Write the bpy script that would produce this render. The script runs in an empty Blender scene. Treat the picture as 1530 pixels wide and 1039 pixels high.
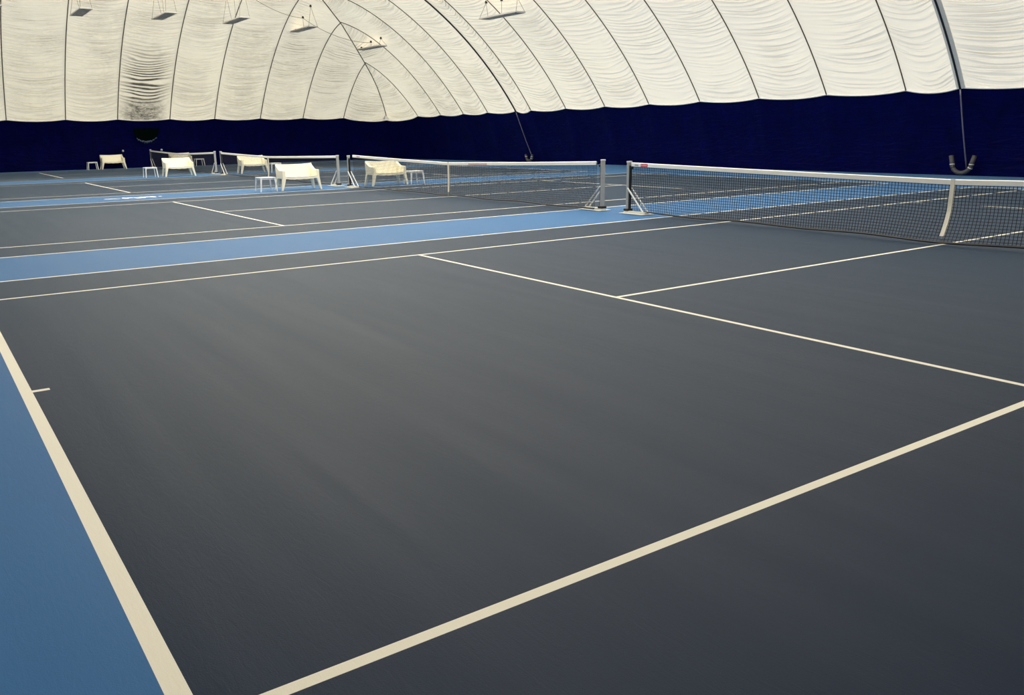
import bpy, bmesh, math, random
from mathutils import Vector, Matrix
random.seed(7)
S = bpy.context.scene
COL = S.collection

# ------------------------------------------------------------------ helpers
class MB:
    """collects verts / faces (with material slots and uvs) and links them as ONE mesh object"""
    def __init__(self):
        self.v = []; self.f = []; self.mi = []; self.uv = []
    def quad(self, pts, mi=0, uv=None):
        i = len(self.v); self.v += [tuple(p) for p in pts]
        self.f.append(tuple(range(i, i + len(pts)))); self.mi.append(mi); self.uv.append(uv)
    def prism(self, bottom, top, mi=0):
        n = len(bottom); i = len(self.v)
        self.v += [tuple(p) for p in bottom] + [tuple(p) for p in top]
        self.f.append(tuple(i + k for k in reversed(range(n)))); self.mi.append(mi); self.uv.append(None)
        self.f.append(tuple(i + n + k for k in range(n))); self.mi.append(mi); self.uv.append(None)
        for k in range(n):
            a, b = k, (k + 1) % n
            self.f.append((i + a, i + b, i + n + b, i + n + a)); self.mi.append(mi); self.uv.append(None)
    def box(self, c, s, mi=0):
        x, y, z = c; a, b, h = s[0] / 2, s[1] / 2, s[2] / 2
        P = [(x - a, y - b), (x + a, y - b), (x + a, y + b), (x - a, y + b)]
        self.prism([(p[0], p[1], z - h) for p in P], [(p[0], p[1], z + h) for p in P], mi)
    def tube(self, pts, r, n=6, mi=0, caps=True, closed=False):
        pts = [Vector(p) for p in pts]; m = len(pts); i0 = len(self.v)
        rr = r if isinstance(r, (list, tuple)) else [r] * m
        for k, p in enumerate(pts):
            a = pts[max(0, k - 1)]; b = pts[min(m - 1, k + 1)]
            t = (b - a)
            t = t.normalized() if t.length > 1e-9 else Vector((0, 0, 1))
            ref = Vector((0, 0, 1)) if abs(t.z) < .9 else Vector((1, 0, 0))
            u = t.cross(ref).normalized(); w = t.cross(u)
            for j in range(n):
                an = 2 * math.pi * (j + .5) / n
                q = p + (u * math.cos(an) + w * math.sin(an)) * rr[k]
                self.v.append(tuple(q))
        for k in range(m - 1):
            for j in range(n):
                a = i0 + k * n + j; b = i0 + k * n + (j + 1) % n
                self.f.append((a, b, b + n, a + n)); self.mi.append(mi); self.uv.append(None)
        if caps:
            self.f.append(tuple(i0 + j for j in reversed(range(n)))); self.mi.append(mi); self.uv.append(None)
            self.f.append(tuple(i0 + (m - 1) * n + j for j in range(n))); self.mi.append(mi); self.uv.append(None)
    def grid(self, rows, mi=0, uvs=None, flip=False):
        nr, nc = len(rows), len(rows[0]); i0 = len(self.v)
        for r in rows: self.v += [tuple(p) for p in r]
        for a in range(nr - 1):
            for b in range(nc - 1):
                q = [i0 + a * nc + b, i0 + a * nc + b + 1, i0 + (a + 1) * nc + b + 1, i0 + (a + 1) * nc + b]
                u = None
                if uvs: u = [uvs[a][b], uvs[a][b + 1], uvs[a + 1][b + 1], uvs[a + 1][b]]
                if flip:
                    q.reverse()
                    if u: u.reverse()
                self.f.append(tuple(q)); self.mi.append(mi); self.uv.append(u)
    def build(self, name, mats, parent=None, smooth=False, bevel=0, weld=False, seg=2):
        me = bpy.data.meshes.new(name)
        me.from_pydata(self.v, [], self.f)
        if not isinstance(mats, (list, tuple)): mats = [mats]
        for m in mats: me.materials.append(m)
        for p, mi in zip(me.polygons, self.mi): p.material_index = mi; p.use_smooth = smooth
        if any(u is not None for u in self.uv):
            l = me.uv_layers.new(name='UVMap'); k = 0
            for p, u in zip(me.polygons, self.uv):
                for j, li in enumerate(p.loop_indices):
                    if u: l.data[li].uv = u[j]
        if weld:
            bm = bmesh.new(); bm.from_mesh(me); bmesh.ops.remove_doubles(bm, verts=bm.verts, dist=1e-5)
            bm.to_mesh(me); bm.free()
        o = bpy.data.objects.new(name, me); COL.objects.link(o)
        if parent is not None: o.parent = parent
        if bevel:
            b = o.modifiers.new('bevel', 'BEVEL'); b.width = bevel; b.segments = seg; b.limit_method = 'ANGLE'; b.angle_limit = math.radians(40)
        return o

def tag(o, label, cat, group=None):
    o['label'] = label; o['category'] = cat
    if group: o['group'] = group
    return o
def thing(name, label, cat, loc, rz=0, group=None):
    o = bpy.data.objects.new(name, None); o.empty_display_size = .2
    COL.objects.link(o); o.location = loc; o.rotation_euler = (0, 0, rz)
    return tag(o, label, cat, group)
def copy_tree(o, parent=None):
    c = o.copy(); COL.objects.link(c)
    if parent is not None: c.parent = parent
    for ch in list(o.children): copy_tree(ch, c)
    return c

# ------------------------------------------------------------------ materials
def mat(name, base=(.8, .8, .8), rough=.5, metal=0, spec=.5):
    m = bpy.data.materials.new(name); m.use_nodes = True
    b = m.node_tree.nodes['Principled BSDF']
    b.inputs['Base Color'].default_value = (*base, 1); b.inputs['Roughness'].default_value = rough
    b.inputs['Metallic'].default_value = metal; b.inputs['Specular IOR Level'].default_value = spec
    return m
def N(m, t, **kw):
    n = m.node_tree.nodes.new(t)
    for k, v in kw.items():
        if k in n.inputs.keys() if isinstance(k, str) else False: n.inputs[k].default_value = v
        else: setattr(n, k, v)
    return n
def L(m, a, b): m.node_tree.links.new(a, b)
def math_node(m, op, a, b=None, clamp=False):
    n = m.node_tree.nodes.new('ShaderNodeMath'); n.operation = op; n.use_clamp = clamp
    for i, x in enumerate((a, b)):
        if x is None: continue
        if isinstance(x, (int, float)): n.inputs[i].default_value = x
        else: L(m, x, n.inputs[i])
    return n.outputs[0]
def ramp(m, src, stops):
    n = m.node_tree.nodes.new('ShaderNodeValToRGB'); e = n.color_ramp.elements
    while len(e) < len(stops): e.new(.5)
    for el, (p, c) in zip(e, stops):
        el.position = p; el.color = (*c, 1) if isinstance(c, tuple) else (c, c, c, 1)
    L(m, src, n.inputs['Fac']); return n.outputs['Color']
def noise(m, vec, scale, detail=3, rough=.5, dist=0):
    n = m.node_tree.nodes.new('ShaderNodeTexNoise')
    n.inputs['Scale'].default_value = scale; n.inputs['Detail'].default_value = detail
    n.inputs['Roughness'].default_value = rough; n.inputs['Distortion'].default_value = dist
    if vec is not None: L(m, vec, n.inputs['Vector'])
    return n.outputs['Fac']
def pos(m): return m.node_tree.nodes.new('ShaderNodeNewGeometry').outputs['Position']
def mapping(m, vec, scale=(1, 1, 1), rot=(0, 0, 0)):
    n = m.node_tree.nodes.new('ShaderNodeMapping'); n.inputs['Scale'].default_value = scale; n.inputs['Rotation'].default_value = rot
    L(m, vec, n.inputs['Vector']); return n.outputs[0]
def bump(m, h, strength, dist):
    n = m.node_tree.nodes.new('ShaderNodeBump'); n.inputs['Strength'].default_value = strength; n.inputs['Distance'].default_value = dist
    L(m, h, n.inputs['Height']); return n.outputs['Normal']
def paint(name, c1, c2, rough, spec, grain=.4, sheen=.55):
    """acrylic court paint: faint squeegee arcs and cloudy wear in the colour, gritty sand bump"""
    m = mat(name, c1, rough, 0, spec); b = m.node_tree.nodes['Principled BSDF']; p = pos(m)
    cl = noise(m, p, .35, 4, .55, .6)
    st = noise(m, mapping(m, p, (3.2, .16, 1)), 1.2, 4, .6, .5)
    fac = math_node(m, 'ADD', math_node(m, 'MULTIPLY', cl, .65), math_node(m, 'MULTIPLY', st, .35))
    L(m, ramp(m, fac, [(.34, c1), (.66, c2)]), b.inputs['Base Color'])
    g = noise(m, p, 160, 2, .6); sw = noise(m, mapping(m, p, (26, 6, 1), (0, 0, .95)), 1.0, 3, .6, 1.5)
    h = math_node(m, 'ADD', math_node(m, 'MULTIPLY', g, .5), math_node(m, 'MULTIPLY', sw, .6))
    L(m, bump(m, h, grain, .004), b.inputs['Normal'])
    L(m, ramp(m, st, [(.3, rough - .02), (.7, rough + .03)]), b.inputs['Roughness'])
    b.inputs['IOR'].default_value = 1.33; b.inputs['Sheen Weight'].default_value = sheen; b.inputs['Sheen Roughness'].default_value = .20; b.inputs['Sheen Tint'].default_value = (.52, .76, 1, 1)
    return m

M = {}
M['court'] = paint('court_paint', (.0058, .0165, .0440), (.0074, .0192, .0430), .50, .20)
M['blue'] = paint('blue_paint', (.033, .132, .320), (.039, .147, .345), .50, .20)
M['line'] = paint('line_paint', (.86, .80, .66), (.89, .83, .70), .55, .4, .25, 0)
M['logo'] = mat('logo_paint', (.80, .80, .78), .5)
M['cream'] = mat('cream_plastic', (.90, .84, .66), .38)
M['white'] = mat('white_metal', (.84, .84, .82), .4)
M['alu'] = mat('aluminium', (.40, .40, .38), .42, .15)
M['paint_grey'] = mat('pale_painted_steel', (.66, .64, .57), .45)
M['black'] = mat('black_rubber', (.012, .012, .014), .5)
M['netcord'] = mat('net_cord', (.010, .012, .016), .7)
M['canvas'] = mat('white_canvas', (.88, .87, .83), .7)
M['strap'] = mat('strap_webbing', (.80, .76, .66), .75)
M['red'] = mat('red_print', (.55, .035, .05), .6)
M['pink'] = mat('faded_print', (.62, .40, .40), .6)
M['greyprint'] = mat('grey_print', (.30, .32, .30), .6)
M['seam'] = mat('seam_tape', (.10, .085, .055), .6)
M['sleeve'] = mat('cable_sleeve', (.74, .74, .70), .6)
M['cable'] = mat('steel_cable', (.20, .19, .25), .35, .3)
M['hose'] = mat('grey_foam_tube', (.055, .055, .06), .6)
M['band'] = mat('pale_band', (.55, .54, .52), .5)
M['housing'] = mat('fixture_metal', (.50, .48, .46), .5, 0)
M['fin'] = mat('fixture_fins', (.68, .66, .63), .5, 0)
M['wire'] = mat('hanging_wire', (.22, .19, .14), .5)
M['vent'] = mat('dark_fabric', (.0012, .0040, .0036), .9, 0, .0)
M['fray'] = mat('frayed_edge', (.20, .26, .42), .8)

def lampmat():
    m = bpy.data.materials.new('lamp_glow'); m.use_nodes = True; nt = m.node_tree
    nt.nodes.remove(nt.nodes['Principled BSDF']); e = nt.nodes.new('ShaderNodeEmission')
    e.inputs['Color'].default_value = (1, .86, .62, 1); e.inputs['Strength'].default_value = .3
    L(m, e.outputs[0], nt.nodes['Material Output'].inputs[0]); return m
M['lamp'] = lampmat()

def vinyl():
    m = mat('navy_vinyl', (.0012, .0016, .022), .45, 0, .08); b = m.node_tree.nodes['Principled BSDF']
    uv = m.node_tree.nodes.new('ShaderNodeUVMap').outputs[0]
    n1 = noise(m, mapping(m, uv, (1.3, .9, 1)), 1.6, 4, .6, .8)
    L(m, ramp(m, n1, [(.3, (.0002, .0004, .030)), (.7, (.0004, .0010, .056))]), b.inputs['Base Color'])
    n2 = noise(m, mapping(m, uv, (.8, 3.0, 1)), 2.0, 3, .6, 1.0)
    L(m, bump(m, n2, .5, .05), b.inputs['Normal'])
    return m
M['vinyl'] = vinyl()

def membrane():
    m = bpy.data.materials.new('air_dome_membrane'); m.use_nodes = True; nt = m.node_tree
    nt.nodes.remove(nt.nodes['Principled BSDF'])
    uv = nt.nodes.new('ShaderNodeUVMap').outputs[0]
    sep = nt.nodes.new('ShaderNodeSeparateXYZ'); L(m, uv, sep.inputs[0])
    u, v = sep.outputs[0], sep.outputs[1]
    s = math_node(m, 'FRACT', u); pid = math_node(m, 'FLOOR', u)
    arch = math_node(m, 'MULTIPLY', math_node(m, 'MULTIPLY', s, math_node(m, 'SUBTRACT', 1, s)), 4)
    # wrinkles: fine folds running across each panel, sagging in its middle
    vs = math_node(m, 'ADD', v, math_node(m, 'MULTIPLY', arch, .24))
    comb = nt.nodes.new('ShaderNodeCombineXYZ')
    L(m, math_node(m, 'ADD', math_node(m, 'MULTIPLY', s, .42), math_node(m, 'MULTIPLY', pid, 3.7)), comb.inputs[0])
    L(m, math_node(m, 'MULTIPLY', vs, 4.3), comb.inputs[1])
    w = noise(m, comb.outputs[0], 1.0, 1.5, .45, .15)
    c2 = nt.nodes.new('ShaderNodeCombineXYZ')
    L(m, math_node(m, 'ADD', math_node(m, 'MULTIPLY', s, .55), math_node(m, 'MULTIPLY', pid, 5.3)), c2.inputs[0])
    L(m, math_node(m, 'MULTIPLY', vs, .75), c2.inputs[1])
    lo = noise(m, c2.outputs[0], 1.0, 2, .55, 0)
    ph = math_node(m, 'ADD', math_node(m, 'MULTIPLY', vs, 28), math_node(m, 'MULTIPLY', lo, 34))
    fold = math_node(m, 'POWER', math_node(m, 'ADD', math_node(m, 'MULTIPLY', math_node(m, 'SINE', ph), .5), .5), 1.6)
    ridge = math_node(m, 'POWER', math_node(m, 'SUBTRACT', 1, math_node(m, 'MULTIPLY', math_node(m, 'ABSOLUTE', math_node(m, 'SUBTRACT', w, .5)), 3.2, ), True), 2.0)
    patch = ramp(m, noise(m, mapping(m, uv, (1.1, .33, 1)), 1.0, 2, .5), [(.34, .15), (.62, 1.0)])
    sp0 = nt.nodes.new('ShaderNodeSeparateXYZ'); L(m, pos(m), sp0.inputs[0])   # the end of the dome is slacker than its long side
    slack = math_node(m, 'ADD', .42, math_node(m, 'MULTIPLY', math_node(m, 'DIVIDE', math_node(m, 'SUBTRACT', sp0.outputs[1], 22), 22, True), .72))
    slack = math_node(m, 'ADD', slack, math_node(m, 'MULTIPLY', math_node(m, 'DIVIDE', math_node(m, 'SUBTRACT', 8.6, sp0.outputs[1]), .8, True), .35))
    mask = math_node(m, 'MULTIPLY', math_node(m, 'POWER', arch, .6), math_node(m, 'MULTIPLY', patch, slack))
    h = math_node(m, 'MULTIPLY', math_node(m, 'ADD', math_node(m, 'ADD', math_node(m, 'MULTIPLY', ridge, .45), math_node(m, 'MULTIPLY', fold, .42)), math_node(m, 'MULTIPLY', w, .9)), mask)
    nrm = bump(m, h, 1.0, .22)
    # dark, crumpled panel of the end wall: streaked along its folds, mottled low down
    sp = nt.nodes.new('ShaderNodeSeparateXYZ'); L(m, pos(m), sp.inputs[0])
    X, Y, Z = sp.outputs
    def band(x, a, b, soft):
        lo = math_node(m, 'DIVIDE', math_node(m, 'SUBTRACT', x, a), soft, True)
        hi = math_node(m, 'DIVIDE', math_node(m, 'SUBTRACT', b, x), soft, True)
        return math_node(m, 'MULTIPLY', lo, hi)
    reg = math_node(m, 'MULTIPLY', band(X, 10.15, 13.1, .85), math_node(m, 'MULTIPLY', band(Z, 1.0, 7.0, 2.0), math_node(m, 'GREATER_THAN', Y, 40)))
    streak = ramp(m, math_node(m, 'ADD', math_node(m, 'MULTIPLY', fold, .65), noise(m, mapping(m, uv, (1.6, 7, 1)), 2.0, 4, .6, .3)), [(.66, .04), (1.02, 1.)])
    mott = ramp(m, noise(m, mapping(m, uv, (3.0, 2.2, 1)), 3.2, 6, .75, 1.2), [(.38, .25), (.60, 1.)])
    low = math_node(m, 'DIVIDE', math_node(m, 'SUBTRACT', 4.0, Z), .7, True)
    mixv = nt.nodes.new('ShaderNodeMix'); L(m, low, mixv.inputs[0]); L(m, streak, mixv.inputs[2]); L(m, mott, mixv.inputs[3])
    darken = math_node(m, 'MULTIPLY', mixv.outputs[0], reg, True)
    cvn = nt.nodes.new('ShaderNodeMix'); cvn.data_type = 'RGBA'    # yellower towards the far end, warm light there partly put into the colour
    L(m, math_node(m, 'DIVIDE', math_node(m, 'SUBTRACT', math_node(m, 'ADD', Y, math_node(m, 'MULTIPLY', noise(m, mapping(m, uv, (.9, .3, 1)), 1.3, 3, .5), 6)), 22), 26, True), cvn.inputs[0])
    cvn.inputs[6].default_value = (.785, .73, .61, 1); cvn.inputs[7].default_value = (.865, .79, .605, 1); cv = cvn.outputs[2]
    mc = nt.nodes.new('ShaderNodeMix'); mc.data_type = 'RGBA'
    L(m, math_node(m, 'MULTIPLY', darken, .93), mc.inputs[0]); L(m, cv, mc.inputs[6]); mc.inputs[7].default_value = (.035, .035, .032, 1)
    d = nt.nodes.new('ShaderNodeBsdfDiffuse'); t = nt.nodes.new('ShaderNodeBsdfTranslucent'); a = nt.nodes.new('ShaderNodeMixShader')
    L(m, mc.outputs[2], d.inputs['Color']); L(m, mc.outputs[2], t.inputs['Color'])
    L(m, nrm, d.inputs['Normal']); L(m, nrm, t.inputs['Normal'])
    L(m, ramp(m, math_node(m, 'DIVIDE', math_node(m, 'SUBTRACT', Z, 8.75), 1.0, True), [(0, .165), (1, .97)]), a.inputs[0])  # added: unseen upper skin made far more translucent, to brighten the floor
    L(m, d.outputs[0], a.inputs[1]); L(m, t.outputs[0], a.inputs[2]); L(m, a.outputs[0], nt.nodes['Material Output'].inputs[0])
    return m
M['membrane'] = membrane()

# ------------------------------------------------------------------ layout numbers (metres; x along the courts, y across them)
C = [0.0, 13.40, 26.80, 40.60]            # court centre lines
XB, YB, XA, YA = 28.0, 46.7, -4.23, -7.05  # top edge of the blue wall, the four sides
HALF = (XB - XA) / 2; XM = (XB + XA) / 2
OUT = .96                                  # how much the wall spreads towards the ground
ZB = 2.87
HIP = [(.78, 2.90), (1.28, 3.74), (2.0, 4.66), (2.8, 5.38), (3.58, 5.96), (4.89, 6.87), (6.33, 7.81), (8.27, 8.72), (11, 9.75), (HALF, 10.9)]
def F(d): d = min(d, HALF); return -8.37 + math.sqrt(384.2 - (HALF - d) ** 2)
def zhip(d):
    if d <= HIP[0][0]: return HIP[0][1]
    for (a, za), (b, zb) in zip(HIP, HIP[1:]):
        if d <= b: return za + (zb - za) * (d - a) / (b - a)
    return HIP[-1][1]
def corner_t(e):                            # e = distance from the side's end, 1 at the hip foot .. 0 past the corner panel
    return max(0., min(1., 1 - (e - .78) / 2.9))
def prof(d, d0, dh):
    zh = zhip(dh); k = (zh - ZB) / max(1e-6, F(dh) - ZB)
    dd = (d - d0) * dh / max(1e-6, dh - d0)
    return ZB + (F(dd) - ZB) * (1 - (1 - k) * math.exp(-(dh - d) / 3.0))
def zroof(x, y):
    dx = min(XB - x, x - XA); dy = min(YB - y, y - YA)
    return prof(min(dx, dy), 0, min(max(dx, dy), HALF))

SEAM_Y = [-3.7, -.7, 2.2, 5.2, 8.35, 10.15, 13.14, 16.11, 19.14, 22.12, 25.05, 27.97, 30.88, 32.2, 34.97, 37.55, 40.17, 43.02]
SEAM_X = [-1.2, 1.6, 4.53, 7.46, 10.2, 13.13, 15.8, 18.68, 21.53, 24.40]

class Face:
    """one slope of the dome: 'a' runs along the wall, 'd' inward from it"""
    def __init__(self, a0, a1, seams, world, na, nd):
        self.a0, self.a1, self.world, self.na, self.nd = a0, a1, world, na, nd
        b = [a0 + .78] + list(seams) + [a1 - .78]
        self.cols = []                      # (a, panel index, s, panel width)
        for i in range(len(b) - 1):
            n = 12
            for j in range(n + (i == len(b) - 2)):
                self.cols.append((b[i] + (b[i + 1] - b[i]) * j / n, i, j / n, b[i + 1] - b[i]))
    def geo(self, a):
        e0, e1 = a - self.a0, self.a1 - a
        dh = min(e0, e1, HALF); t = max(corner_t(e0), corner_t(e1)); sg = 1 if e1 < e0 else -1
        return dh, .78 * t * t, t, sg
    def point(self, a, s, w, t, bil=1.0):
        dh, d0, ct, sg = self.geo(a)
        tt = t ** 1.25
        d = d0 + (dh - d0) * tt; z = prof(d, d0, dh)
        z2 = prof(min(dh, d + .05), d0, dh) if d + .05 < dh else z + .02
        sl = math.atan2(max(0, z2 - z), .05)
        arch = 4 * s * (1 - s)
        amp = .045 * w * arch * bil * min(1, (1 - t) * 6) * min(1, (dh - d0) / 2)
        d -= math.sin(sl) * amp; z += math.cos(sl) * amp
        z -= (.17 * arch * bil * (1 - .6 * ct) + .27 * math.sin(math.pi / 2 * ct)) * max(0, 1 - t * 7)
        x, y = self.world(a, d); return Vector((x, y, z))
    def ground(self, a, s, w, bil=1.0):
        dh, d0, ct, sg = self.geo(a)
        an = math.pi / 4 * ct * ct * sg
        x, y = self.world(a + OUT * math.sin(an), d0 - OUT * math.cos(an))
        return Vector((x, y, 0))
    def membrane(self, mb, flip, rows=44):
        P, U = [], []
        cl = []
        for (a, i, s, w) in self.cols:
            p = [self.point(a, s, w, k / rows) for k in range(rows + 1)]
            ln = [0.]
            for k in range(rows): ln.append(ln[-1] + (p[k + 1] - p[k]).length)
            cl.append((p, ln, i, s))
        for k in range(rows + 1): P.append([c[0][k] for c in cl])
        n = len(cl)
        i0 = len(mb.v)
        for r in P: mb.v += [tuple(q) for q in r]
        for k in range(rows):
            for j in range(n - 1):
                s1 = cl[j + 1][3] if cl[j + 1][3] > 0 else 1.0
                sa = cl[j][3]; pi = cl[j][2]
                sa2, s12 = pi + .002 + sa * .996, pi + .002 + s1 * .996
                q = [i0 + k * n + j, i0 + k * n + j + 1, i0 + (k + 1) * n + j + 1, i0 + (k + 1) * n + j]
                u = [(sa2, cl[j][1][k]), (s12, cl[j + 1][1][k]), (s12, cl[j + 1][1][k + 1]), (sa2, cl[j][1][k + 1])]
                if flip: q.reverse(); u.reverse()
                mb.f.append(tuple(q)); mb.mi.append(0); mb.uv.append(u)
    def wall(self, name, flip, rows=8):
        mb = MB(); P, U = [], []
        for k in range(rows + 1):
            t = k / rows; rp, ru = [], []
            for (a, i, s, w) in self.cols:
                g = self.ground(a, s, w); b = self.point(a, s, w, 0)
                p = g.lerp(b, t)
                bl = .06 * math.sin(math.pi * t) + .02 * 4 * s * (1 - s) * math.sin(math.pi * t) * w
                dh, d0, ct, sg = self.geo(a); an = math.pi / 4 * ct * ct * sg
                ox, oy = self.world(a, 0); ix, iy = self.world(a + bl * math.sin(an), -bl * math.cos(an))
                p += Vector((ix - ox, iy - oy, 0))
                rp.append(p); ru.append((a, t * 2.9))
            P.append(rp); U.append(ru)
        mb.grid(P, 0, U, flip)
        o = mb.build(name, M['vinyl'], smooth=True); o['kind'] = 'structure'; return o

FR = Face(YA, YB, SEAM_Y, lambda a, d: (XB - d, a), None, None)
FE = Face(XA, XB, SEAM_X, lambda a, d: (a, YB - d), None, None)
FL = Face(YA, YB, SEAM_Y, lambda a, d: (XA + d, a), None, None)
FN = Face(XA, XB, SEAM_X, lambda a, d: (a, YA + d), None, None)

mb = MB()
FR.membrane(mb, True); FE.membrane(mb, False); FL.membrane(mb, False); FN.membrane(mb, True)
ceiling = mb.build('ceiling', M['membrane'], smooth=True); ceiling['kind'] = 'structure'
wr = FR.wall('wall_right', True); wb = FE.wall('wall_back', False)
FL.wall('wall_left', False); FN.wall('wall_front', True)

# welded seams of the membrane (those the photo can see), each its own part of the ceiling
def seam(face, a, r=.022, t1=1.0, inset=.025):
    pts = []
    for k in range(41):
        t = k / 40 * t1
        p = face.point(a, 0, 1, t); cx, cy = face.world(a, 6)
        pts.append(p + Vector(((cx - p.x), (cy - p.y), -2)).normalized() * inset)
    m_ = MB(); m_.tube(pts, r, 5)
    return m_.build('seam', M['seam'], ceiling, smooth=True)
for a in SEAM_Y:
    if a > 4 and abs(a - 8.35) > .1 and abs(a - 32.2) > .1: seam(FR, a)
for a in SEAM_X:
    if a > 1: seam(FE, a, .026)
pts = []
for k in range(60):
    d = .78 + (HALF - 4 - .78) * (k / 59) ** 1.3
    pts.append((XB - d - .03, YB - d - .03, zhip(d) - .03))
m_ = MB(); m_.tube(pts, .03, 5); m_.build('seam', M['seam'], ceiling, smooth=True)
for face in (FR, FE):
    pts = []
    for (a, i, sN, wN) in face.cols:
        p = face.point(a, sN, wN, 0); cx, cy = face.world(a, 6)
        pts.append(p + Vector((cx - p.x, cy - p.y, 0)).normalized() * .02)
    m_ = MB(); m_.tube(pts, .028, 5); m_.build('hem', M['canvas'], ceiling, smooth=True)
# pale folded gusset where the corner seam meets the blue wall
g = MB(); hx, hy, hz = XB - .90, YB - .90, 2.74
for (u0, u1) in ((-.24, -.03), (.03, .24)):
    r2 = math.sqrt(.5)
    a_ = Vector((hx - .12, hy - .12, hz + .20)); b_ = Vector((hx + u0 * r2 - .02, hy - u0 * r2 - .02, hz - .02)); c_ = Vector((hx + (u0 + u1) / 2 * r2 - .13, hy - (u0 + u1) / 2 * r2 - .13, hz - .12)); d_ = Vector((hx + u1 * r2 - .03, hy - u1 * r2 - .03, hz - .06))
    g.prism([b_, c_, a_], [b_ + Vector((.02, .02, 0)), c_ + Vector((.02, .02, 0)), a_ + Vector((.02, .02, 0))]); g.prism([c_, d_, a_], [c_ + Vector((.02, .02, 0)), d_ + Vector((.02, .02, 0)), a_ + Vector((.02, .02, 0))])
g.build('corner_gusset', M['canvas'], ceiling)

# ------------------------------------------------------------------ floor with painted courts
BW, SW = .074, .054
def floor_mat(x, y):
    for c in C:
        dy = abs(y - c)
        if 0 <= x <= 23.77 and dy <= 5.485:
            if x < BW or x > 23.77 - BW: return 2
            if dy > 5.485 - SW: return 2
            if 4.115 - SW < dy < 4.115: return 2
            if dy < 4.115 and (5.485 < x < 5.485 + SW or 18.285 - SW < x < 18.285): return 2
            if dy < SW / 2 and (5.485 < x < 18.285 or x < BW + .11 or x > 23.77 - BW - .11): return 2
            return 1
    return 0
xs = [-5.6, 0, BW, BW + .11, 5.485, 5.485 + SW, 18.285 - SW, 18.285, 23.77 - BW - .11, 23.77 - BW, 23.77, 29.4]
ys = [-8.5, 48.1]
for c in C:
    for d in (SW / 2, 4.115 - SW, 4.115, 5.485 - SW, 5.485): ys += [c - d, c + d]
ys.sort()
mb = MB()
for i in range(len(xs) - 1):
    for j in range(len(ys) - 1):
        mb.quad([(xs[i], ys[j], 0), (xs[i + 1], ys[j], 0), (xs[i + 1], ys[j + 1], 0), (xs[i], ys[j + 1], 0)], floor_mat((xs[i] + xs[i + 1]) / 2, (ys[j] + ys[j + 1]) / 2))
floor = mb.build('floor', [M['blue'], M['court'], M['line']]); floor['kind'] = 'structure'
# white emblem painted on the blue strip between the second and third court
mb = MB()
def blob(cx, cy, rx, ry, n=14, z=.002):
    P = [(cx + rx * math.cos(2 * math.pi * k / n), cy + ry * math.sin(2 * math.pi * k / n)) for k in range(n)]
    mb.prism([(p[0], p[1], .0003) for p in P], [(p[0], p[1], z) for p in P])
ex, ey = 4.45, 20.05
blob(ex - .05, ey + .02, .17, .09); blob(ex + .13, ey - .06, .09, .06)
for k in range(6): blob(ex + .36 + k * .155, ey + .10 * math.sin(k * 1.9), .085, .22 + .07 * math.cos(k * 2.3))
blob(ex + .68, ey - .28, .08, .10); blob(ex + 1.36, ey + .05, .055, .10)
mb.build('painted_emblem', M['logo'], floor)

# ------------------------------------------------------------------ nets and posts
def net_post(name_label, X, y, inward, lean=0.0, h=1.03):
    """inward = +1 / -1: direction (in y) of the net the post holds"""
    t = thing('net_post', name_label, 'net post', (X, y, 0), 0, 'freestanding net posts')
    m_ = MB(); m_.box((0, 0, .03 + (h - .03) / 2), (.082, .066, h - .03)); m_.build('post', M['alu'], t, bevel=.008)
    m_ = MB(); m_.box((0, inward * .043, .08 + (h - .14) / 2), (.06, .022, h - .14)); m_.build('net_channel', M['black'], t)
    m_ = MB(); m_.box((0, 0, h + .012), (.092, .076, .03)); m_.build('cap', M['paint_grey'], t, bevel=.006)
    m_ = MB(); m_.box((0, inward * .24, .012), (.34, .68, .008)); m_.box((0, inward * .24, .035), (.13, .60, .045)); m_.build('base_plate', M['paint_grey'], t, bevel=.006)
    m_ = MB(); m_.box((0, 0, .075), (.14, .13, .05)); m_.build('foot_collar', M['black'], t, bevel=.006)
    for sx in (-1, 1):
        m_ = MB(); m_.tube([(sx * .052, inward * .02, .52), (sx * .066, inward * .50, .05)], .016, 4); m_.build('brace', M['white'], t)
    m_ = MB(); m_.tube([(0, inward * .07, h - .10), (.0, inward * .10, h - .10)], .03, 8); m_.build('winch', M['black'], t)
    return t

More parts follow.
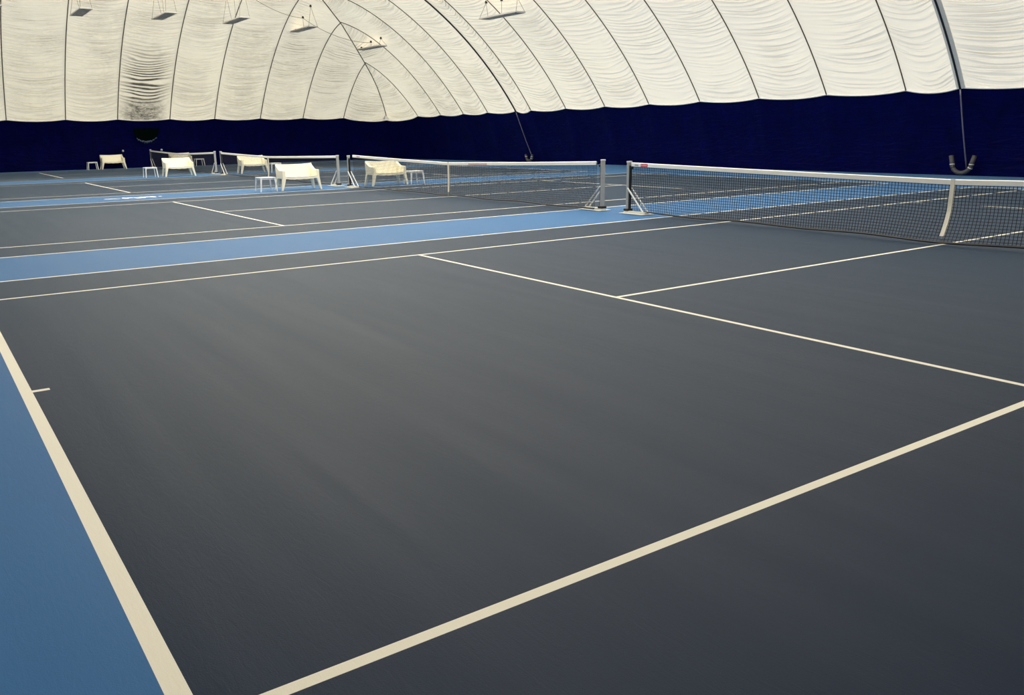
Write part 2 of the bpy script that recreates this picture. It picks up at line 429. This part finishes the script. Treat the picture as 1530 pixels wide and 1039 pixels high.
def tennis_net(label, X0, y0, y1, yc, hp, hc, cell, r, print_mat=None, print_far=True, strap_bend=.16):
    """y0 < y1 are the inner post faces"""
    t = thing('tennis_net', label, 'tennis net', (X0, yc, 0), 0, 'tennis nets')
    def ztop(y):
        k = (y - yc) / (y1 - yc) if y > yc else (yc - y) / (yc - y0)
        return hc + (hp - hc) * (k * .8 + .2 * k * k)
    def xo(y, z):
        q = max(0., 1 - z / .50)
        return -strap_bend * math.exp(-((y - yc) / .9) ** 2) * q ** 1.5 - .05 * q * (1 + math.sin(y * 1.7 + yc)) * .5 - .02 * math.sin(y * .9)*q
    zb = lambda y: .035 + .02 * math.sin(y * 1.3 + yc) ** 2
    rel = lambda y, z: (xo(y, z), y - yc, z)
    m_ = MB(); ny = int((y1 - y0) / cell)
    for k in range(ny + 1):                                        # upright strands
        y = y0 + (y1 - y0) * k / ny; zt = ztop(y) - .03
        m_.tube([rel(y, zb(y) + (zt - zb(y)) * j / 8) for j in range(9)], r, 4, caps=False)
    nz = int(.98 / cell)
    for j in range(nz):                                            # level strands
        q = j / nz; pts = []
        for k in range(81):
            y = y0 + (y1 - y0) * k / 80; pts.append(rel(y, zb(y) + (ztop(y) - .03 - zb(y)) * q))
        m_.tube(pts, r, 4, caps=False)
    m_.build('net_mesh', M['netcord'], t)
    m_ = MB(); Y = [y0 + (y1 - y0) * k / 64 for k in range(65)]
    sec = lambda y: [(-.012, y - yc, ztop(y) - .065), (-.014, y - yc, ztop(y)), (0, y - yc, ztop(y) + .012), (.014, y - yc, ztop(y)), (.012, y - yc, ztop(y) - .065), (-.012, y - yc, ztop(y) - .065)]
    m_.grid([sec(y) for y in Y]); hb = m_.build('headband', M['canvas'], t)
    m_ = MB(); m_.tube([rel(y, zb(y)) for y in Y], .017, 5); m_.build('bottom_hem', M['black'], t)
    m_ = MB(); rows = []
    for k in range(13):
        z = ztop(yc) + .014 - (ztop(yc) - .11) * k / 12
        rows.append((z, xo(yc, z)))
    for side in (-1, 1):
        m_.grid([[(x_ + side * .018, -.029, z_), (x_ + side * .018, .029, z_)] for z_, x_ in rows])
    for sy in (-.029, .029): m_.grid([[(x_ - .018, sy, z_), (x_ + .018, sy, z_)] for z_, x_ in rows])
    m_.build('centre_strap', M['strap'], t)
    m_ = MB(); zl, xl = rows[-1]; m_.tube([(xl, 0, zl), (xl - .02, 0, zl - .05), (-.03, .0, .02)], .008, 5); m_.build('strap_hook', M['greyprint'], t)
    def decal(ya, yb, za, zb_, mt, nm):
        q = MB()
        q.prism([(-.0165, ya - yc, ztop(ya) - za), (-.0165, yb - yc, ztop(yb) - za), (-.0165, yb - yc, ztop(yb) - zb_), (-.0165, ya - yc, ztop(ya) - zb_)],
                [(-.0135, ya - yc, ztop(ya) - za), (-.0135, yb - yc, ztop(yb) - za), (-.0135, yb - yc, ztop(yb) - zb_), (-.0135, ya - yc, ztop(ya) - zb_)])
        return q.build(nm, mt, hb)
    if print_mat == 'red':
        d = decal(y1 - .46, y1 - .27, .0, .062, M['red'], 'red_print'); d['label'] = 'red printed patch'
        decal(y1 - .20, y1 - .10, .022, .048, M['greyprint'], 'grey_print')
        q = MB()
        for k in range(5):                                        # row of small pale letters, too small to read
            ya = y1 - .285 - k * .034
            for (dy, dz, w, hh) in ((0, .02, .006, .026), (.010, .02 + .006 * (k % 2), .012, .006), (.012, .034, .010, .006)):
                q.box((-.0175, ya - dy - yc, ztop(ya) - dz - hh / 2), (.002, w, hh))
        q.build('print_letters', M['canvas'], d)
    elif print_mat == 'pink':
        decal(yc - 1.85, yc - 1.0, .012, .05, M['pink'], 'faded_print')
        decal(y1 - .55, y1 - .32, .012, .05, M['pink'], 'faded_print')
    return t

net_post('grey net post just right of the gap, holding the net with red print', 11.93, 6.54, -1)
net_post('grey net post left of the gap, at the near end of the second net', 11.95, 7.36, 1, h=1.05)
net_post('slim grey net post at the far end of the second net', 11.72, 19.41, -1, h=1.0)
net_post('grey net post standing right of the nearest bench, holding the third net', 11.70, 20.22, 1, h=1.0)
net_post('small grey net post at the far left end of the third net', 11.70, 32.88, -1)
net_post('small grey net post at the near right end of the farthest net', 11.68, 33.72, 1)
net_post('farthest small net post, close to the blue end wall', 11.70, 46.2, -1)
net_post('grey net post holding the near end of the nearest net', 11.93, -6.44, 1)
tennis_net('nearest tennis net with red print on its white headband and a long centre strap', 11.93, -6.37, 6.47, 0, 1.02, .905, .050, .0042, 'red')
tennis_net('second tennis net with white centre strap, crossing in front of a cream bench', 11.84, 7.44, 19.33, C[1], 1.03, .90, .050, .0036, 'pink', strap_bend=.03)
tennis_net('third tennis net behind the nearest cream bench', 11.70, 20.30, 32.80, C[2], 1.0, .90, .055, .0028, strap_bend=.05)
tennis_net('farthest tennis net in front of the blue end wall', 11.69, 33.80, 46.12, C[3] - .7, 1.0, .88, .06, .003, strap_bend=.05)

# ------------------------------------------------------------------ benches
def make_bench():
    t = thing('garden_bench', '', 'bench', (0, 0, 0), 0, 'cream two seat benches by the courts')
    W = .62                                                        # half width over the arms
    def slab(rows_front, rows_back):
        m_ = MB(); m_.grid(rows_front); m_.grid(rows_back, flip=True)
        n = len(rows_front); c = len(rows_front[0])
        for i in range(n - 1):
            for e in (0, c - 1): m_.quad([rows_front[i][e], rows_front[i + 1][e], rows_back[i + 1][e], rows_back[i][e]])
        for e in (0, n - 1):
            for j in range(c - 1): m_.quad([rows_front[e][j], rows_front[e][j + 1], rows_back[e][j + 1], rows_back[e][j]])
        return m_
    fr, bk = [], []
    for k in range(9):                                             # backrest: leaning, bowed, its top edge dipping in the middle
        q = k / 8; f_, b_ = [], []
        for j in range(15):
            s = j / 14 * 2 - 1; z = .36 + (.455 - .022 * (1 - s * s)) * q
            y = .19 + .11 * q ** 1.3 + .025 * (1 - s * s)
            f_.append((s * (W - .012), y, z)); b_.append((s * (W - .012), y + .045, z))
        fr.append(f_); bk.append(b_)
    slab(fr, bk).build('backrest', M['cream'], t, smooth=False, bevel=.012, weld=True)
    fr, bk = [], []
    for k in range(8):                                             # seat: softly dished, front apron drooping in the middle
        q = k / 7; f_, b_ = [], []
        for j in range(15):
            s = j / 14 * 2 - 1; y = -.29 + .52 * q
            f_.append((s * (W - .07), y, .425 - .012 * (1 - s * s) - .02 * math.sin(math.pi * q)))
            b_.append((s * (W - .07), y, .375 - .03 * (1 - s * s)))
        fr.append(f_); bk.append(b_)
    slab(fr, bk).build('seat', M['cream'], t, bevel=.012, weld=True)
    for sx in (-1, 1):
        m_ = MB(); prof_ = []
        for k in range(9):                                         # arm: sweeps from the back's top down to a level front
            q = k / 8; y = .335 - .615 * q
            z = .625 + .19 * max(0, 1 - q / .62) ** 1.5
            prof_.append((y, z))
        poly = [(.30, .36)] + prof_ + [(-.30, .36)]
        x0, x1 = sx * (W - .10), sx * W
        m_.prism([(x0, y, z) for y, z in poly], [(x1, y, z) for y, z in poly])
        m_.build('armrest', M['cream'], t, bevel=.014)
        for (y, sp) in ((-.245, -.03), (.25, .05)):
            m_ = MB(); a, b = .055, .03
            xt, xb = sx * (W - .055), sx * (W + .035)
            P0 = [(xb - b, y + sp - b, 0), (xb + b, y + sp - b, 0), (xb + b, y + sp + b, 0), (xb - b, y + sp + b, 0)]
            P1 = [(xt - a, y - a, .38), (xt + a, y - a, .38), (xt + a, y + a, .38), (xt - a, y + a, .38)]
            m_.prism(P0, P1); m_.build('leg', M['cream'], t, bevel=.008)
    return t
def make_table():
    t = thing('side_table', '', 'table', (0, 0, 0), 0, 'small white side tables beside the benches')
    m_ = MB(); m_.box((0, 0, .425), (.50, .50, .028)); m_.build('tabletop', M['white'], t, bevel=.01)
    m_ = MB()
    for s in (-1, 1): m_.box((0, s * .215, .395), (.42, .022, .036)); m_.box((s * .215, 0, .395), (.022, .42, .036))
    m_.build('apron', M['white'], t)
    for sx in (-1, 1):
        for sy in (-1, 1):
            m_ = MB(); x, y = sx * .222, sy * .222; X_, Y_ = sx * .262, sy * .25; a = .021; b = .015
            m_.prism([(X_ - b, Y_ - b, 0), (X_ + b, Y_ - b, 0), (X_ + b, Y_ + b, 0), (X_ - b, Y_ + b, 0)], [(x - a, y - a, .412), (x + a, y - a, .412), (x + a, y + a, .412), (x - a, y + a, .412)])
            m_.build('leg', M['white'], t)
    return t
bench0, table0 = make_bench(), make_table()
BENCHES = [(10.04, 19.68, 'nearest cream bench, standing right of a white side table and left of a net post'),
           (13.13, 19.50, 'cream bench seen through the second net, just right of the pair of net posts'),
           (9.90, 33.48, 'cream bench in front of the farthest net, right of a small white table'),
           (13.30, 33.30, 'cream bench seen through the third net, behind the nearest bench'),
           (9.66, 46.72, 'leftmost small cream bench against the blue end wall'),
           (13.52, 46.72, 'cream bench mostly hidden behind another bench, seen through the farthest net')]
for i, (x, y, lab) in enumerate(BENCHES):
    o = bench0 if i == 0 else copy_tree(bench0)
    o.location = (x, y, 0); o['label'] = lab
TABLES = [(8.95, 19.66, 'white side table left of the nearest bench'),
          (14.24, 19.55, 'white side table seen through the second net, right of a bench'),
          (8.66, 33.48, 'white side table left of the bench in front of the farthest net'),
          (14.40, 33.35, 'white side table half hidden behind the top left of the nearest bench'),
          (8.54, 46.75, 'small white table left of the bench by the blue end wall'),
          (14.62, 46.75, 'small white table seen through the farthest net against the blue wall')]
for i, (x, y, lab) in enumerate(TABLES):
    o = table0 if i == 0 else copy_tree(table0)
    o.location = (x, y, 0); o['label'] = lab

# ------------------------------------------------------------------ hanging light fixtures
FIX = [(4.0, 39.6, 7.45, 'hanging grey light panel cut by the left edge of the photo'),
       (7.61, 38.93, 7.45, 'leftmost whole hanging light panel near the end of the dome'),
       (11.33, 38.65, 7.45, 'hanging light panel above the dark wrinkled membrane panel'),
       (14.97, 38.82, 7.45, 'third whole hanging light panel from the left'),
       (19.48, 40.76, 7.45, 'fourth whole hanging light panel from the left, above the end wall'),
       (23.62, 40.68, 6.6, 'hanging light panel in front of the corner seam of the dome'),
       (23.40, 27.07, 6.8, 'rightmost hanging light panel, by the right slope of the dome')]
mids = []
for (x, y, z, lab) in FIX:
    t = thing('hanging_light', lab, 'ceiling light', (x, y, z), math.radians(3.0 if z < 7 else 0), 'hanging light panels')
    w, l = .56, 2.75
    m_ = MB(); m_.box((0, 0, .03), (w, l, .06)); m_.build('housing', M['housing'], t, bevel=.01)
    m_ = MB()
    for k in range(9): m_.box((-w / 2 + .06 + k * (w - .12) / 8, 0, -.006), (.018, l - .2, .016))
    for k in (-.3, 0, .3): m_.box((0, k * l, -.007), (w - .06, .05, .016))
    m_.build('cooling_fins', M['fin'], t)
    m_ = MB(); m_.box((0, 0, .066), (w - .10, l - .30, .010)); m_.build('lamp_panel', M['lamp'], t)
    ca = math.cos(t.rotation_euler.z); sa = math.sin(t.rotation_euler.z)
    for sy in (-1, 0, 1):
        ly = sy * l * .42
        wx, wy = x - sa * ly, y + ca * ly
        zr = max(.14, zroof(wx, wy) + .02 - z)
        m_ = MB(); m_.tube([(0, ly, zr - .06), (0, ly, zr + .05)], [.07, .045], 8); m_.build('ceiling_anchor', M['black'], t)
        if sy == 0:
            m_ = MB(); m_.tube([(0, ly, .06), (.0, ly, zr - .05)], .010, 5); m_.build('power_drop', M['wire'], t); mids.append((wx, wy, z + zr - .06))
        else:
            for sx in (-1, 1):
                m_ = MB(); m_.tube([(sx * (w / 2 - .03), sy * (l / 2 - .04), .06), (0, ly, zr - .04)], .010, 5); m_.build('suspension_wire', M['wire'], t)
pts = []
for (p, q) in zip(mids[1:5], mids[2:6]):
    for k in range(13):
        s = k / 12; v = Vector(p).lerp(Vector(q), s)
        if k in (0,) and pts: continue
        v.z -= .32 * 4 * s * (1 - s); pts.append(v)
m_ = MB(); m_.tube(pts, .013, 5); tag(m_.build('power_cable', M['wire']), 'thin sagging electric cable linking the hanging light panels', 'cable')

# ------------------------------------------------------------------ restraint cables with padded loops
def restraint(Y, yb, yg, label, sleeve_w, rc, hose_label, wloop, hl):
    t = thing('restraint_cable', label, 'cable', (XB + OUT, yg, 0), 0, 'restraint cables of the dome')
    o = Vector((XB + OUT, yg, 0)); pts = []
    for k in range(36):
        tt = k / 35 * .92; p = FR.point(yb, 0, 1, tt); p += Vector((-.05, 0, -.04)); pts.append(p - o)
    m_ = MB(); m_.tube(pts, rc, 6); m_.build('cable', M['black'], t, smooth=True)
    m_ = MB(); rows = [[p + Vector((.03, -sleeve_w, .03)), p + Vector((.005, -sleeve_w * .5, .0)), p + Vector((.0, 0, -.0)), p + Vector((.005, sleeve_w * .5, .0)), p + Vector((.03, sleeve_w, .03))] for p in pts]
    m_.grid(rows); s_ = m_.build('sleeve', M['sleeve'], t, smooth=True)
    low = []
    for k in range(11):
        q = k / 10; low.append(pts[0].lerp(Vector((-.14, -.07, .20)), q) + Vector((-.03 * math.sin(math.pi * q), 0, 0)))
    m_ = MB(); m_.tube(low, .022, 6); m_.build('tail', M['cable'], t, smooth=True)
    # U-shaped padded tube lying against the foot of the wall
    h = thing('padded_loop', hose_label, 'tube', (XB + OUT - .36, yg, 0), 0, 'padded tubes at the cable feet')
    U = []
    for k in range(25):
        an = math.pi * (k / 24) - math.pi
        U.append(Vector((0, -wloop * math.cos(an) * -1, .10 + wloop * .95 + wloop * .95 * math.sin(an))))
    U = [Vector((.0, U[0].y * 1.22, hl))] + U + [Vector((.0, U[-1].y * 1.22, hl))]
    m_ = MB(); m_.tube(U, .072, 10); m_.build('tube', M['hose'], h, smooth=True)
    for i in (1, 4, 24):
        a, b = U[i], U[i + 1]
        m_ = MB(); m_.tube([a, a.lerp(b, .9)], .079, 10); m_.build('band', M['band'], h, smooth=True)
restraint(8.4, 8.35, 8.33, 'thick black restraint cable in a grey sleeve, down the membrane at far right', .14, .034,
          'dark U-shaped padded tube at the foot of the cable at far right', .31, .66)
restraint(32.0, 32.2, 31.85, 'thin dark restraint cable curving down the middle of the right slope', .035, .042,
          'small grey U-shaped tube by the wall behind the second net', .26, .42)

# ------------------------------------------------------------------ bits on the end wall
def wy_(z): return YB + OUT * (1 - z / ZB) + .03 * math.sin(math.pi * z / ZB)
t = thing('air_vent', 'dark vent opening with frayed pale lower edge in the blue end wall', 'vent', (11.75, wy_(1.6), 1.6), 0)
m_ = MB(); poly = [(-.70, .66), (.74, .66), (.74, .48), (.64, .22), (.36, -.06), (.02, -.16), (-.30, -.06), (-.58, .22), (-.72, .55)]
def vp(x, z, off): return (x, wy_(1.6 + z) - wy_(1.6) - off, z)
m_.prism([vp(x, z, .03) for x, z in poly], [vp(x, z, .0) for x, z in poly]); m_.build('flap', M['vent'], t)
m_ = MB(); random.seed(3)
for k in range(34):
    s = k / 33 * 2 - 1; x = s * .56 + .03; z = .20 * s * s - .07 + random.uniform(-.03, .03); ln = random.uniform(.06, .16) * (1.15 - .6 * abs(s))
    dx = random.uniform(-.03, .03)
    m_.prism([vp(x - .012, z, .05), vp(x + .014, z, .05), vp(x + dx, z - ln, .05)], [vp(x - .012, z, .04), vp(x + .014, z, .04), vp(x + dx, z - ln, .04)])
m_.build('frayed_edge', M['fray'], t)
for (x, z, lab) in ((10.42, 1.0, 'small pale knob on the blue end wall, above the leftmost bench'), (12.62, 1.0, 'small pale knob on the blue end wall, just above the farthest net')):
    m_ = MB(); m_.tube([(x, wy_(z) + .02, z), (x, wy_(z) - .05, z)], [.07, .05], 10); tag(m_.build('wall_knob', M['band'], smooth=True), lab, 'knob')

# ------------------------------------------------------------------ daylight through the membrane
w = bpy.data.worlds.new('World'); S.world = w; w.use_nodes = True
bg = w.node_tree.nodes['Background']; bg.inputs['Strength'].default_value = 1.7
_tc = w.node_tree.nodes.new('ShaderNodeTexCoord'); _sx = w.node_tree.nodes.new('ShaderNodeSeparateXYZ'); _rp = w.node_tree.nodes.new('ShaderNodeValToRGB')
w.node_tree.links.new(_tc.outputs['Generated'], _sx.inputs[0]); w.node_tree.links.new(_sx.outputs[2], _rp.inputs[0]); w.node_tree.links.new(_rp.outputs[0], bg.inputs['Color'])
_rp.color_ramp.elements[0].position = 0; _rp.color_ramp.elements[0].color = (.45, .47, .50, 1); _rp.color_ramp.elements[1].position = 1; _rp.color_ramp.elements[1].color = (.94, .98, 1.05, 1)   # bright overcast sky
sd = bpy.data.lights.new('Sun', 'SUN'); sd.energy = 1.4; sd.angle = math.radians(8); sd.color = (1, .97, .9)
so = bpy.data.objects.new('Sun', sd); COL.objects.link(so)
so.rotation_euler = Vector((-.62, .22, -.8)).to_track_quat('-Z', 'Y').to_euler(); so.location = (40, -10, 40)

# ------------------------------------------------------------------ camera
cd = bpy.data.cameras.new('Camera'); cam = bpy.data.objects.new('Camera', cd); COL.objects.link(cam)
cd.sensor_fit = 'HORIZONTAL'; cd.sensor_width = 36; cd.lens = 1249.65 / 1530 * 36
cd.shift_x = (765 - 709.65) / 1530; cd.shift_y = (531.19 - 519.5) / 1530; cd.clip_start = .05; cd.clip_end = 300
Rv = Vector((.83217508, -.55422542, -.01785559)); Uv = Vector((.15712698, .20480241, .96610925)); Fv = Vector((.53178544, .80677764, -.25751522))
mw = Matrix(((Rv.x, Uv.x, -Fv.x, -.4146), (Rv.y, Uv.y, -Fv.y, -6.3155), (Rv.z, Uv.z, -Fv.z, 1.6782), (0, 0, 0, 1)))
cam.matrix_world = mw; S.camera = cam

S.view_settings.view_transform = 'Standard'; S.view_settings.look = 'None'; S.view_settings.gamma = 1
S.view_settings.use_curve_mapping = False; S.view_settings.exposure = 1.47
